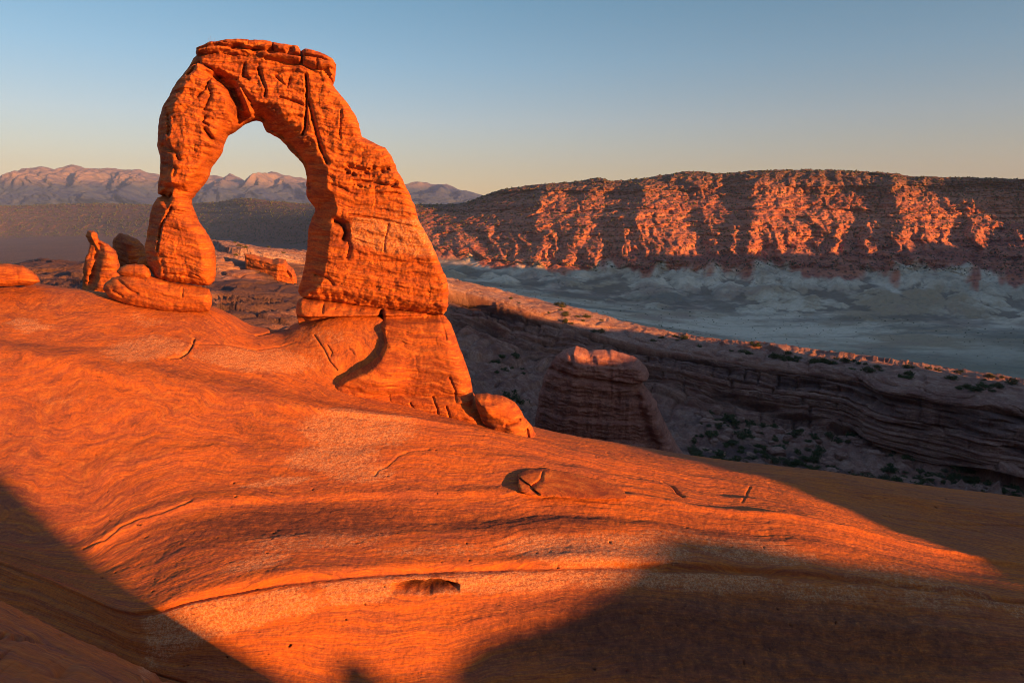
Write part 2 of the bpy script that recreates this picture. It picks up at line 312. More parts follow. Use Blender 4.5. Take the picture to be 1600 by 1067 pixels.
# mineral bloom and varnish, with the shade of niche and pits painted in
pale = np.zeros(PX.shape); PYk = PY; PY = PY+7*fbm(G, 4, .35, seed=13)
band = sstep(0, 6, PY-np.interp(PX, [200,215,300,500,700,900,1100,1400,1600], [985,968,938,903,890,884,888,912,935]))*(1-sstep(.6, 1.1, (PY-np.interp(PX, [200,300,500,700,900,1100,1600],[985,938,903,890,884,888,935]))/np.interp(PX,[200,300,450,600,760,900,1600],[95,85,60,48,46,40,34])))*(sv < 5.02)*sstep(205, 240, PX)
pale = np.maximum(pale, .95*band*(1-.45*sstep(850, 1500, PX))*np.clip(1.0+.8*fbm(G, 3, .5, seed=12), .4, 1))
for b in [(560,670,95,30,0,.8),(520,715,75,25,-4,.9),(560,740,60,18,0,.7),(930,858,150,28,3,.9),(1180,860,120,22,8,.6),(1060,838,90,16,4,.5),(500,845,140,20,-6,.55),(400,882,60,14,-10,.7),(430,757,60,6,-3,.8),(225,542,75,22,-4,.75),(400,560,110,20,4,.7),(470,560,70,30,0,.4),(45,506,45,7,4,.7),(230,500,40,8,8,.5),(980,745,30,8,0,.3),(90,622,60,8,3,.4),(690,860,120,14,0,.5),(1420,905,160,22,12,.45),(1300,960,300,30,4,.35),(500,520,60,18,8,.45)]:
    pale = np.maximum(pale, b[5]*blob(PX, PY, *b[:5]))
PY = PYk; dark = np.zeros(PX.shape)
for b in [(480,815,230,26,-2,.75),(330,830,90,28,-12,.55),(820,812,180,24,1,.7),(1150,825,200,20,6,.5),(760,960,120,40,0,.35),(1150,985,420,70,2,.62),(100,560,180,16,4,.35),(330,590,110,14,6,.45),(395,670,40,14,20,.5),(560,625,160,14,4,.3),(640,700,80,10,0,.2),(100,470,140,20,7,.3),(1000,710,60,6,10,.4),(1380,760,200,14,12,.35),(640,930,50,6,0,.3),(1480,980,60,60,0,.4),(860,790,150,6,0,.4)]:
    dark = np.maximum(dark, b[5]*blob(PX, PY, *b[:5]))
dark = np.maximum(dark, .72*blob(PX, PY, 1180, 1000, 480, 85, 3)); dark = np.maximum(dark, 1.3*np.clip(ck, 0, 1)); dark = np.maximum(dark, .8*np.clip(ni*1.5, 0, 1)); dark = np.maximum(dark, np.clip(pit*8, 0, .9)); pale *= 1-np.clip(2*ni, 0, 1)  # niche and pits get painted shade here
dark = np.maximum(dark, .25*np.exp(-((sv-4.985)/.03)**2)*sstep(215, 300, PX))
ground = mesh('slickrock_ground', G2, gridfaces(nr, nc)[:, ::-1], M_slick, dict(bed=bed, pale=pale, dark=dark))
tag(ground, kind='structure')
GSLICK = G2
# ------------------------------------------------------------------ canyon and the ridge beyond it
cols2 = np.linspace(-420, 2080, 1350)
Q1 = curve([(-420,560,95),(0,520,110),(300,560,100),(480,590,100),(700,660,115),(850,690,118),(1000,720,122),(1200,765,120),(1400,815,112),(1600,850,108),(2080,930,105)], cols2)
Q0 = Q1.copy(); Q0[:, 0] *= .6; Q0[:, 1] *= .6; Q0[:, 2] -= 6
Q2 = curve([(-420,480,140),(0,450,150),(130,442,145),(300,500,112),(480,520,115),(700,600,150),(850,640,155),(1000,685,154),(1200,722,147),(1400,765,136),(1600,800,126),(2080,860,120)], cols2)
Q3 = curve([(-420,440,220),(0,436,215),(130,432,210),(230,440,190),(320,430,172),(480,444,176),(700,520,203),(850,575,192),(1000,622,187),(1200,664,175),(1330,685,166),(1400,715,155),(1500,742,147),(1600,764,142),(2080,830,125)], cols2)
Q4 = curve([(-420,430,250),(0,428,245),(130,420,240),(230,405,205),(320,400,190),(480,412,197),(700,452,222),(850,496,211),(1000,540,202),(1200,572,187),(1330,590,174),(1400,604,160),(1500,622,152),(1600,640,147),(2080,705,135)], cols2)
Q5 = off(Q4, 4, 1.2)
Q6 = curve([(-420,416,330),(0,417,300),(60,407,285),(130,411,270),(230,385,245),(335,378,238),(400,386,236),(480,397,236),(600,415,240),(700,437,250),(790,459,245),(880,481,233),(1000,513,224),(1100,531,217),(1200,543,209),(1300,556,199),(1400,569,190),(1500,584,182),(1600,600,175),(2080,680,160)], cols2)
Q7 = off(Q6, 30, -8); Q8 = off(Q6, 110, -70)
H_, s2 = sheet([Q0,Q1,Q2,Q3,Q4,Q5,Q6,Q7,Q8], [8,60,110,150,20,90,16,8])
for _ in range(12): H_[:, 1:-1] = .25*H_[:, :-2]+.5*H_[:, 1:-1]+.25*H_[:, 2:]
PX2, PY2 = pix(H_); sv2 = np.repeat(s2[:, None], len(cols2), 1)
n2 = normals(H_); n2 = np.where(n2[..., 1:2] > 0, -n2, n2)
arm = blob(PX2, PY2, 405, 470, 125, 150, 0, .25)      # bare ramp seen through the arch: no cliff there
cliff = sstep(2.8, 3.1, sv2)*(1-sstep(3.98, 4.1, sv2))*(1-arm); slope = np.clip(sstep(.6, 1, sv2)*(1-sstep(2.8, 3.1, sv2))*(1-arm), 0, 1); top = sstep(4.0, 4.2, sv2)
bed2 = H_[..., 2]+.05*H_[..., 0]-.02*H_[..., 1]+2.0*fbm(H_, 2, .012, seed=21)+.5*fbm(H_, 3, .08, seed=22)
Hx = H_*np.array([1, 1, .22])
bedc = H_[..., 2]-np.repeat(Q6[None, :, 2], H_.shape[0], 0)+1.0*fbm(H_, 2, .02, seed=55)+.35*fbm(H_, 3, .12, seed=59)
along = H_[..., 0]*.9-H_[..., 1]*.45+2*fbm(H_, 3, .05, seed=66)
L1, Lo = layered(bedc, along, 3.2, 9., 5); L2, _ = layered(bedc+.3*fbm(H_, 2, .3, seed=67), along, .9, 3.0, 6)
bur = np.clip(.60+2.4*fbm(H_, 3, .022, seed=33), 0, 1)                 # where the beds stick out of the talus
rib = ridged(Hx, 2, .022, seed=23); butt = sstep(1280, 1400, PX2)
cw = cliff*(1-sstep(3.75, 4.0, sv2)*.7)
d2 = cw*(2.4*rib-1.2+butt*(6.0*ridged(Hx*np.array([1, 1, .6]), 2, .035, seed=24)-2)+.5*fbm(H_, 4, .25, seed=25))
alc = np.clip(fbm(np.stack([along*.035, 0*along, bedc*.22], -1), 3, 1.0, seed=35)-.02, 0, 1)       # long alcoves under the harder beds
d2 += cliff*((2.1*L1+.6*L2)*(1-.45*butt)-7*alc)
lump = np.clip(fbm(H_, 3, .22, seed=27)-.05, 0, 1)
d2 += slope*(2.2*fbm(H_, 4, .03, seed=26)+1.5*lump*(1-bur)+.7*fbm(H_, 5, .4, gain=.6, seed=36)+bur*(2.3*L1+.7*L2))
d2 += top*(.5*fbm(H_, 4, .06, seed=28)+1.0*L1*.7+.35*L2+.25*fbm(H_, 3, .3, seed=29))
bedr = -PY2*.16+.05*PX2*.16+1.2*fbm(H_, 3, .05, seed=37)
La, _ = layered(bedr, along, 1.0, 8., 8)
d2 += arm*(1-top)*(1.1*La-.5*terr(bedr, 2.6, .25)+.9*fbm(H_, 4, .08, seed=38))
bed2 = np.where(arm > .5, bedr, bedc)
H2 = H_+n2*d2[..., None]
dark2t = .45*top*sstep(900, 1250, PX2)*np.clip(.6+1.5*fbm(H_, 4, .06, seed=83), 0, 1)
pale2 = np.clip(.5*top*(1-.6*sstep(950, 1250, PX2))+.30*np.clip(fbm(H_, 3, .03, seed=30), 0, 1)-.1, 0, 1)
dark2 = np.clip(.8*alc*cliff+.25*np.clip(-Lo, 0, 1)*(cliff+slope*bur)+.4*cliff*np.clip(-.1+ridged(H_*np.array([1, 1, .1]), 3, .14, seed=31), 0, 1)+1.0*slope*(1-.6*bur)*np.clip(fbm(H_, 5, .05, seed=32)+.55, 0, 1), 0, 1.2)  # alcove shade painted in, beside varnish streaks and slope tones
dark2 = np.maximum(dark2, dark2t); pale2 *= np.where(PX2 < 240, 0, 1); dark2 = np.where(PX2 < 240, np.maximum(dark2, .9), dark2); pale2 *= 1-.8*arm*(1-top); dark2 = np.maximum(dark2, 1.7*arm*np.clip(.75+1.2*fbm(H_, 3, .06, seed=39), 0, 1)*sstep(395, 425, PY2))  # ramp behind the arch darkened in colour to stand for grazing light
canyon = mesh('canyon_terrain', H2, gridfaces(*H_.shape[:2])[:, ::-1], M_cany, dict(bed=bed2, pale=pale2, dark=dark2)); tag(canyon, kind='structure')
# ------------------------------------------------------------------ valley and the far mesa
cols3 = np.linspace(-520, 2150, 1500)
V1 = curve([(-520,440,600),(0,425,700),(700,470,800),(1000,520,800),(1600,640,620),(2150,700,600)], cols3)
V0 = V1.copy(); V0[:, :2] *= .55; V0[:, 2] *= 1.0
V2 = curve([(-520,424,1900),(0,418,1800),(130,415,1750),(480,430,1400),(700,452,1200),(850,478,1150),(1000,500,1120),(1200,525,1040),(1600,535,940),(2150,560,800)], cols3)
V3 = curve([(-520,400,3300),(0,402,3000),(130,398,2900),(480,408,2150),(640,425,1650),(700,432,1600),(850,450,1480),(1000,470,1400),(1200,482,1300),(1400,490,1200),(1600,500,1130),(2150,520,950)], cols3)
V4 = curve([(-520,371,6600),(0,374,6000),(60,372,5700),(130,371,5300),(480,386,3100),(640,400,1950),(700,405,1850),(800,425,1720),(900,428,1660),(1000,432,1580),(1200,436,1480),(1400,440,1390),(1600,446,1310),(2150,460,1100)], cols3)
V5 = curve([(-520,346,7600),(0,344,6800),(230,343,5400),(480,340,3500),(640,345,2350),(700,346,2250),(800,345,2050),(900,340,1930),(1000,335,1880),(1200,332,1780),(1400,335,1690),(1600,340,1600),(2150,350,1400)], cols3)
V6 = curve([(-520,322,8400),(0,322,7600),(150,318,6700),(230,320,6200),(340,316,5200),(380,310,4900),(430,315,4600),(480,319,4300),(640,320,2750),(720,319,2600),(750,308,2500),(785,297,2420),(840,289,2350),(900,284,2280),(935,279,2230),(960,283,2220),(1040,274,2170),(1080,268,2140),(1120,271,2110),(1200,267,2040),(1260,266,1990),(1400,272,1880),(1420,276,1860),(1500,278,1790),(1600,280,1710),(2150,285,1400)], cols3)
V7 = off(V6, 250, -4); V8 = off(V6, 900, -40)
J, s3 = sheet([V0,V1,V2,V3,V4,V5,V6,V7,V8], [6,30,60,60,110,90,14,6])
for _ in range(4): J[:, 1:-1] = .25*J[:, :-2]+.5*J[:, 1:-1]+.25*J[:, 2:]
PX3, PY3 = pix(J); sv3 = np.repeat(s3[:, None], len(cols3), 1)
# spurs and gullies: the slope is pushed towards and away from the camera along the wall
xw = PX3+14*fbm(J, 2, .004, seed=41)+8*fbm(J, 3, .02, seed=49)
Lm, Lmo = layered(J[..., 2]+8*fbm(J, 3, .004, seed=46), PX3*1.8+20*fbm(J, 2, .01, seed=68), 13., 42., 9, -300)
Ln, _ = layered(J[..., 2]+4*fbm(J, 3, .01, seed=69), PX3*1.8, 5., 16., 10, -300)
lq = 1-.8*(1-sstep(500, 700, PX3))
spur = -.45+.5*fbm(J, 3, .0065, seed=78)
for c_, w_, a_ in [(380,60,.6),(560,50,.5),(715,34,.5),(846,48,1.0),(918,22,.25),(1000,52,1.55),(1098,26,.4),(1180,66,1.35),(1275,30,.45),(1400,62,1.5),(1530,40,.3),(1640,60,1.0),(1800,60,1.0)]:
    w_ = w_*(.45+.8*np.clip((6.0-sv3)/1.7, 0, 1.2)); spur = spur+a_*np.exp(-np.abs((xw-c_)/(w_*np.where(xw > c_, 1.25, .7)))**1.3)
slp = sstep(3.5, 4.7, sv3)*(1-sstep(5.35, 6.0, sv3))
J2 = J.copy(); k3 = J[..., 1]/1800
mv = lq*slp*k3*(-43*spur); gul = ridged(np.stack([xw/44+.35*sv3, sv3*.9, 0*PX3], -1), 4, 1.0, seed=43)
mv += -lq*k3*34*gul*sstep(4.0, 4.35, sv3)*(1-sstep(4.5, 5.2, sv3))
mv += -k3*(13*Lm+5*Ln)*sstep(4.2, 4.9, sv3)*(1-sstep(5.9, 6.1, sv3))*(1-.6*(1-sstep(500, 760, PX3)))
mv += k3*(1-.55*(1-sstep(500, 760, PX3)))*(12*fbm(J, 4, .009, seed=53)+9*fbm(J, 4, .035, gain=.62, seed=54))*sstep(3.8, 4.3, sv3)*(1-.6*sstep(5.8, 6.0, sv3))
J2[..., 0] *= (1+mv/J[..., 1]); J2[..., 1] += mv
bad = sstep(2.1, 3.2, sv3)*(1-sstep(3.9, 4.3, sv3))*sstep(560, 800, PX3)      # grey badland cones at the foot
cone = ridged(np.stack([PX3/52+.4*fbm(J, 2, .004, seed=79), sv3*1.1, 0*PX3], -1), 3, 1.0, gain=.38, seed=44)
gq = np.random.default_rng(12); hill_ = np.zeros(J.shape[:2]); jr = np.nonzero((s3 > 2.3) & (s3 < 4.5))[0]; Jx, Jy = J2[jr, :, 0], J2[jr, :, 1]; hz_ = np.zeros(Jx.shape)
wx_ = 6*fbm(J2[jr], 4, .05, gain=.6, seed=80); wy_ = 6*fbm(J2[jr], 4, .05, gain=.6, seed=81); h2_ = np.zeros(Jx.shape)
for _ in range(210):                                    # eroded clay hills: steep overlapping cones
    c_ = gq.integers(600, 1490); t_ = jr[int(len(jr)*(1-gq.random()**1.3)*.80)]; h_ = gq.uniform(7, 19)*(.5 if s3[t_] < 3.0 else 1.0); sl_ = gq.uniform(.30, .55)
    dx_ = Jx-J2[t_, c_, 0]+wx_; dy_ = (Jy-J2[t_, c_, 1]+wy_)*.8
    rr_ = np.sqrt(dx_*dx_+dy_*dy_+4); cn_ = h_-sl_*rr_+.05*rr_*np.cos(np.arctan2(dy_, dx_)*gq.integers(7, 13)+gq.uniform(0, 6))
    h2_ = np.maximum(h2_, np.minimum(hz_, cn_)); hz_ = np.maximum(hz_, cn_)
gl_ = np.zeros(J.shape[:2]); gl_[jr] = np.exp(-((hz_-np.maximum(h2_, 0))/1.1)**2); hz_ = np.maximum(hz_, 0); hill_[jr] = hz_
J2[..., 2] += hill_*sstep(2.3, 2.6, sv3)*(1-sstep(4.15, 4.45, sv3))+bad*1.6*ridged(np.stack([PX3/17, sv3*2, 0*PX3], -1), 3, 1.0, seed=57)
J2[..., 2] += sstep(3.5, 4.2, sv3)*(1-sstep(5.9, 6.1, sv3))*(4*fbm(J, 5, .03, seed=45))
J2[..., 2] += (1-sstep(2.6, 3.2, sv3))*2.6*fbm(J, 5, .006, gain=.6, seed=47)+sstep(5.9, 6.2, sv3)*4*fbm(J, 4, .02, seed=48)
left_shade = 1-sstep(520, 700, PX3)
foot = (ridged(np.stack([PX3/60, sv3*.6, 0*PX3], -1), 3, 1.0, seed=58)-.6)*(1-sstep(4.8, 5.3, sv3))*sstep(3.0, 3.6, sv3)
bed3 = np.clip(sv3-3.0-.38*foot, 0, 3); bed3 = np.maximum(bed3, left_shade*2.9)  # far left wall takes the dark plateau tone as painted shade
mesa = mesh('mesa_hills', J2, gridfaces(*J.shape[:2])[:, ::-1], M_mesa, dict(bed=bed3, gully_shade=bad*np.clip(.35*np.clip(1-hill_/3, 0, 1)+.8*gl_, 0, 1)*np.clip(.6+1.2*fbm(J, 3, .02, seed=82), 0, 1))); tag(mesa, kind='structure')
# ------------------------------------------------------------------ mountains
cols4 = np.linspace(-700, 1000, 800)
sky_ = [(-700,320),(-500,305),(-300,312),(-120,309),(0,294),(40,279),(62,272),(85,265),(105,270),(118,266),(130,262),(150,270),(165,268),(185,263),(198,266),(212,266),(245,275),(290,279),(340,274),(356,279),(366,276),(380,282),(395,288),(412,278),(432,271),(448,276),(470,279),(520,288),(560,292),(600,296),(640,291),(664,286),(678,288),(694,288),(720,296),(752,304),(800,326),(1000,333)]
T0 = curve([(-700,336,9800),(1000,336,9800)], cols4); T0[:, 2] = -180
T1 = curve([(-700,330,10500),(0,326,10500),(1000,333,10500)], cols4)
pk = [(p, y, 13000+(600 if 330 < p < 800 else 0)) for p, y in sky_]
T3 = curve(pk, cols4); T2 = .5*T1+.5*T3; T2[:, 2] = .62*T1[:, 2]+.38*T3[:, 2]; T4 = off(T3, 3000, -500)
Mn, s4 = sheet([T0,T1,T2,T3,T4], [10,70,130,12])
sv4 = np.repeat(s4[:, None], len(cols4), 1); wgt = sstep(.8, 1.6, sv4)*(1-.75*sstep(2.6, 3, sv4))
wq = Mn+300*np.stack([fbm(Mn, 3, .0008, seed=56), 0*Mn[..., 0], 0*Mn[..., 0]], -1)
rg = ridged(wq*np.array([1, .55, .3]), 7, .0006, seed=51, gain=.56)
Mn[..., 2] += wgt*(170*(rg-rg.mean())-60)+25*fbm(Mn, 4, .004, seed=52)*sstep(1, 2, sv4)*(1-.6*sstep(2.8, 3, sv4))+sstep(1.6, 2.8, sv4)*(36*(ridged(wq, 4, .0014, seed=59)-.75))
Mn[..., 1] -= wgt*420*rg
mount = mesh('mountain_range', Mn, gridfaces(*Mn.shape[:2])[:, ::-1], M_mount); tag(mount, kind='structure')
pl = mesh('desert_plain', np.array([[-30000,-9000,-235],[30000,-9000,-235],[30000,16500,-235],[-30000,16500,-235]]), np.array([[0,1,2,3]]), M_plain); tag(pl, kind='structure')
# ------------------------------------------------------------------ rocks shaped from their outline, with real depth
def rock(name, outline, plane, T=1.0, R=20, RL=None, RD=None, step=1.2, mat=None, crink=1.2, rough=.1, beds=.12, bedper=1.2, fn=None, back=1.0, exp=2.0, expL=None, attrs=None, seed=0, parent=None, soft=8, tilt=0.0):
    P = np.asarray(outline, float)
    x = np.arange(P[:, 0].min()-4*step, P[:, 0].max()+5*step, step); y = np.arange(P[:, 1].min()-4*step, P[:, 1].max()+5*step, step)
    X, Y = np.meshgrid(x, y)
    q = np.stack([X, Y, 0*X+seed*9.1], -1)
    wx = crink*fbm(q, 3, 1/14., seed=seed+61); wy = crink*fbm(q, 3, 1/14., seed=seed+62)
    sd = seg_dist(X+wx, Y+wy, P); sd = np.where(inside(X+wx, Y+wy, P), sd, -sd)
    gy, gx = np.gradient(sd, step); gl = np.hypot(gx, gy)+1e-6; gx, gy = gx/gl, gy/gl
    ok = sd > -.6*step; cell = ok[:-1, :-1] & ok[1:, :-1] & ok[:-1, 1:] & ok[1:, 1:]
    i = np.arange(X.size).reshape(X.shape); cnt = np.zeros(X.shape, int)
    for a, b in ((0, 0), (1, 0), (0, 1), (1, 1)):
        cnt[a:X.shape[0]-1+a, b:X.shape[1]-1+b] += cell
    use = cnt > 0; rim = use & (cnt < 4)
    mvv = (use & (sd < .3*step)) | rim
    X = np.where(mvv, X-sd*gx, X); Y = np.where(mvv, Y-sd*gy, Y)
    d = np.clip(sd, 0, None); d = np.where(rim, 0, d)
    # smooth outward direction of the nearest edge
    nxx, nyy = -gx, -gy
    for _ in range(soft):
        for A in (nxx, nyy): A[1:-1, 1:-1] = (A[1:-1, 1:-1]+A[:-2, 1:-1]+A[2:, 1:-1]+A[1:-1, :-2]+A[1:-1, 2:])/5
    L = np.clip(-nxx, 0, 1); Dn = np.clip(nyy, 0, 1)
    Rr = R+(0 if RL is None else (RL-R)*L)+(0 if RD is None else (RD-R)*Dn)
    t = np.clip(d/Rr, 0, 1)
    F = T*((1-(1-t)**exp)**(1/exp))
    if expL is not None: F = F*(1-L)+T*(t**expL)*L
    base = at(X, Y, plane(X, Y) if callable(plane) else plane)
    m = np.clip(d/5, 0, 1)
    bd = base[..., 2]+.12*base[..., 0]+.4*fbm(base, 3, .25, seed=seed+63)
    pxm = (base[0, 1]-base[0, 0])[0]/step      # metres per pixel
    F = F-beds*m*terr(bd, bedper, .2)-beds*.7*m*terr(bd+.3*fbm(base, 2, .6, seed=seed), bedper*.37, .3)
    hb = np.stack([base[..., 0]*.3, base[..., 1]*.3, bd*2.0], -1)
    F = F+m*rough*(.5*fbm(base, 4, .40, seed=seed+64)+.30*ridged(base*np.array([1, 1, .6]), 3, .8, seed=seed+65)+1.15*fbm(hb, 5, 1.0, gain=.65, seed=seed+66)+.35*fbm(base, 4, 2.2, gain=.65, seed=seed+67)-.2)
    LA, LAo = layered(bd+.25*fbm(base, 2, .5, seed=seed+68), base[..., 0]+.3*fbm(base, 2, .8, seed=seed+69), bedper*.55, bedper*3.2, 300+seed, -40, 60, .2)
    F = F+beds*m*.85*LA
    at_ = dict(bed=bd, pale=np.zeros(X.shape), dark=.55*np.clip(-LAo, 0, 1)*np.clip(.5+1.5*fbm(base, 3, .3, seed=seed+71), 0, 1))
    if fn: F = fn(X, Y, d, F, base, at_, m)
    F = np.where(rim, 0, np.maximum(F, 0))
    B = back*T*((1-(1-np.clip(d/(R*1.3), 0, 1))**2)**.5)+.3*rough*m*fbm(base, 3, .5, seed=seed+70); B = np.where(rim, 0, np.maximum(B, .02))
    ctr = at(P[:, 0].mean(), P[:, 1].mean(), 1.0); vd = np.array([ctr[0], ctr[1], 0]); vd /= np.linalg.norm(vd)
    front = base-vd*F[..., None]; backv = base+vd*B[..., None]
    idx = -np.ones(X.shape, int); idx[use] = np.arange(use.sum()); nf = use.sum()
    inner = use & ~rim; idb = idx.copy(); idb[inner] = nf+np.arange(inner.sum())
    V = np.concatenate([front[use], backv[inner]])
    q4 = lambda I: np.stack([I[:-1, :-1][cell], I[:-1, 1:][cell], I[1:, 1:][cell], I[1:, :-1][cell]], -1)
    Fc = np.concatenate([q4(idx)[:, ::-1], q4(idb)])
    av = {k: np.concatenate([v[use], v[inner]]) for k, v in at_.items()}
    return mesh(name, V, Fc, mat or M_arch, av, parent=parent)
exec_arch = True
def aplane(X, Y): return 57.2-(X-280)*(57.2-52.6)/(640-280)
O_body = [(250,437),(241,432),(234,420),(229,412),(227,398),(226,385),(229,368),(232,352),(235,332),(240,318),(246,309),(254,306),(247,303),(246,290),(249,280),(251,255),(246,225),(247,200),(249,186),(252,172),(258,160),(265,150),(270,140),(275,132),(284,119),(295,105),(299,98),(302,92),(311,85),(330,80),(370,76),(420,80),(470,92),(500,104),(522,120),(520,137),(526,144),(532,152),(540,161),(547,172),(555,184),(560,195),(562,206),(564,215),(574,219),(585,225),(593,229),(600,232),(610,246),(615,257),(622,272),(632,292),(639,303),(641,312),(646,322),(650,337),(655,350),(664,366),(672,380),(678,393),(682,405),(687,414),(690,422),(694,430),(696,438),(697,456),(697,475),(695,484),(688,491),(660,489),(628,485),(595,481),(560,477),(530,473),(500,469),(478,466),(470,463),(466,455),(468,445),(471,436),(475,420),(477,405),(479,393),(480,382),(482,370),(482,360),(483,352),(486,345),(489,338),(492,330),(491,324),(486,317),(482,312),(479,305),(478,290),(479,277),(477,266),(474,258),(466,248),(458,240),(450,232),(444,224),(437,217),(427,212),(417,207),(413,199),(410,192),(405,189),(400,188),(392,190),(385,193),(375,200),(366,206),(357,212),(353,219),(350,226),(349,232),(347,240),(338,252),(331,262),(330,266),(328,273),(325,280),(318,290),(311,298),(306,303),(304,307),(299,312),(301,322),(305,332),(308,340),(312,348),(319,357),(325,366),(331,376),(335,386),(337,400),(337,415),(337,430),(335,440),(329,445),(322,446),(300,444),(275,441),(260,439)]
def f_body(X, Y, d, F, base, A, m):
    # left shoulder bulges out in front of the span, ending in a sharp edge over the recess
    bulb = [(300,108),(322,104),(326,122),(328,132),(338,130),(352,145),(366,164),(365,182),(356,204),(349,220),(340,250),(300,300),(250,290),(246,200),(270,140)]
    sb = seg_dist(X, Y, bulb); sb = np.where(inside(X, Y, bulb), sb, -sb)
    F = F+1.1*sstep(-1.5, 9, sb)*m
    rec = [(330,124),(345,118),(372,135),(376,150),(384,163),(392,186),(376,198),(366,196),(368,172),(356,148),(338,134)]
    sr = seg_dist(X, Y, rec); sr = np.where(inside(X, Y, rec), sr, -sr); F = F-2.0*sstep(-3, 8, sr)*m
    A['dark'] = np.maximum(A['dark'], .35*sstep(-2, 4, sr))
    # span face: a long diagonal edge falling from the cap to the right leg, soffit behind it
    sof = [(372,132),(386,150),(404,165),(430,182),(446,196),(462,216),(474,234),(486,262),(486,310),(470,262),(440,228),(412,212),(395,196),(385,165)]
    ss = seg_dist(X, Y, sof); ss = np.where(inside(X, Y, sof), ss, -ss); F = F-.9*sstep(-2, 10, ss)*m
    ck = cracks(X, Y, [dict(p=[(476,128),(478,150),(477,175),(475,205),(472,215)], w=2.2), dict(p=[(480,165),(487,195),(492,215),(498,235),(508,258)], w=3, d=.9), dict(p=[(296,108),(306,104),(325,112),(340,121),(372,132)], d=.8, w=2.2),
        dict(p=[(315,104),(308,120),(300,128)], w=2, d=.7), dict(p=[(334,135),(328,148),(316,162)], w=2.5, d=.7), dict(p=[(330,142),(336,160),(326,180)], w=2, d=.5), dict(p=[(327,192),(324,200),(332,205)], w=1.5, d=.5),
        dict(p=[(327,210),(335,222),(345,231)], w=3, d=.9), dict(p=[(430,128),(440,138),(448,145),(452,132)], w=1.6, d=.4), dict(p=[(437,160),(465,168),(476,174)], w=1.5, d=.5),
        dict(p=[(405,118),(416,150),(414,158)], w=2, d=.6), dict(p=[(384,112),(382,128),(390,132)], w=2.5, d=.7), dict(p=[(270,188),(274,205),(272,216)], w=2.5, d=.6), dict(p=[(262,232),(285,246),(288,254)], w=3, d=.7), dict(p=[(250,258),(275,262),(283,268),(280,278)], w=2.5, d=.5),
        dict(p=[(250,303),(258,306),(266,310),(272,304)], w=2, d=.8), dict(p=[(284,300),(303,303)], w=1.6, d=.4), dict(p=[(274,325),(262,345),(256,358),(253,390)], w=1.8, d=.6), dict(p=[(258,395),(263,420),(262,434)], w=4, d=.4),
        dict(p=[(522,346),(534,352),(537,363),(534,372)], w=5, d=1.3), dict(p=[(537,365),(542,385),(538,400)], w=3, d=.5), dict(p=[(492,428),(510,431),(517,440)], w=2, d=.5), dict(p=[(600,350),(594,375),(593,390)], w=1.2, d=.25),
        dict(p=[(540,335),(580,341),(620,350),(660,360)], w=1.6, d=.4), dict(p=[(528,180),(526,215),(528,222)], w=1.3, d=.3), dict(p=[(490,400),(540,405),(620,406),(684,412)], w=1.2, d=.15), dict(p=[(538,264),(570,272),(600,266),(618,270)], w=3, d=.45),
        dict(p=[(545,284),(580,288),(610,296),(636,303)], w=2.2, d=.5), dict(p=[(240,380),(300,384),(333,380)], w=1.2, d=.12)], 2.0)
    F = F-.75*ck*m
    A['dark'] = np.maximum(A['dark'], .8*ck)
    # blocky break-up of the upper arch
    up = 1-sstep(285, 330, Y); bl = ridged(base*np.array([1, 1, .5]), 3, .55, seed=81)
    F = F+m*up*(.12*bl+.15*fbm(base*np.array([1, 1, 1.6]), 5, .8, gain=.6, seed=82))
    pits = np.clip(fbm(base*np.array([1, 1, 2.2]), 3, 1.1, seed=83)-.12, 0, 1)*(np.exp(-((Y-270-.02*(X-560))/9)**2)+.7*np.exp(-((Y-291)/6)**2))*sstep(520, 545, X)
    F = F-1.3*pits*m; A['dark'] = np.maximum(A['dark'], np.clip(2.2*pits, 0, .9))
    # pale beds, then darker patches
    wob = 5*fbm(np.stack([X, Y, 0*X], -1), 3, .03, seed=84)
    A['pale'] = np.maximum(A['pale'], 1.7*sstep(535, 560, X)*sstep(338, 350, Y+wob)*(1-sstep(372, 392, Y+2*wob-.12*(X-560))))
    A['pale'] = np.maximum(A['pale'], .4*blob(X, Y, 590, 330, 60, 12))
    for b in [(525,365,16,26,0,.6),(285,350,26,14,0,.5),(245,345,12,40,0,.45),(560,458,45,12,6,.5),(545,420,30,60,0,.25),(310,410,22,14,0,.35),(262,200,12,60,0,.5),(275,250,22,30,30,.6),(372,170,12,20,0,.6),(500,330,18,10,0,.5),(390,190,10,8,0,.5),(385,112,22,8,5,.5)]:
        A['dark'] = np.maximum(A['dark'], b[5]*blob(X, Y, *b[:5]))
    return F
arch = empty('sandstone_arch', tuple(at(470, 470, 55)))
tag(arch, 'free-standing orange sandstone arch with a flat cap and two legs, lit by low sun', 'rock arch')
b = rock('arch_span', O_body, aplane, T=2.6, R=20, RL=30, RD=26, expL=.85, step=1.05, fn=f_body, rough=.16, beds=.16, seed=1); adopt(b, arch)
O_cap = [(307,86),(308,79),(318,75),(327,71),(340,69),(355,67),(370,66),(392,67),(415,67),(432,71),(450,74),(465,77),(470,83),(476,80),(487,83),(500,87),(512,92),(520,97),(525,105),(524,116),(524,127),(521,133),(513,133),(505,127),(493,124),(483,120),(472,116),(455,112),(440,108),(415,104),(390,100),(360,97),(335,95),(312,92)]
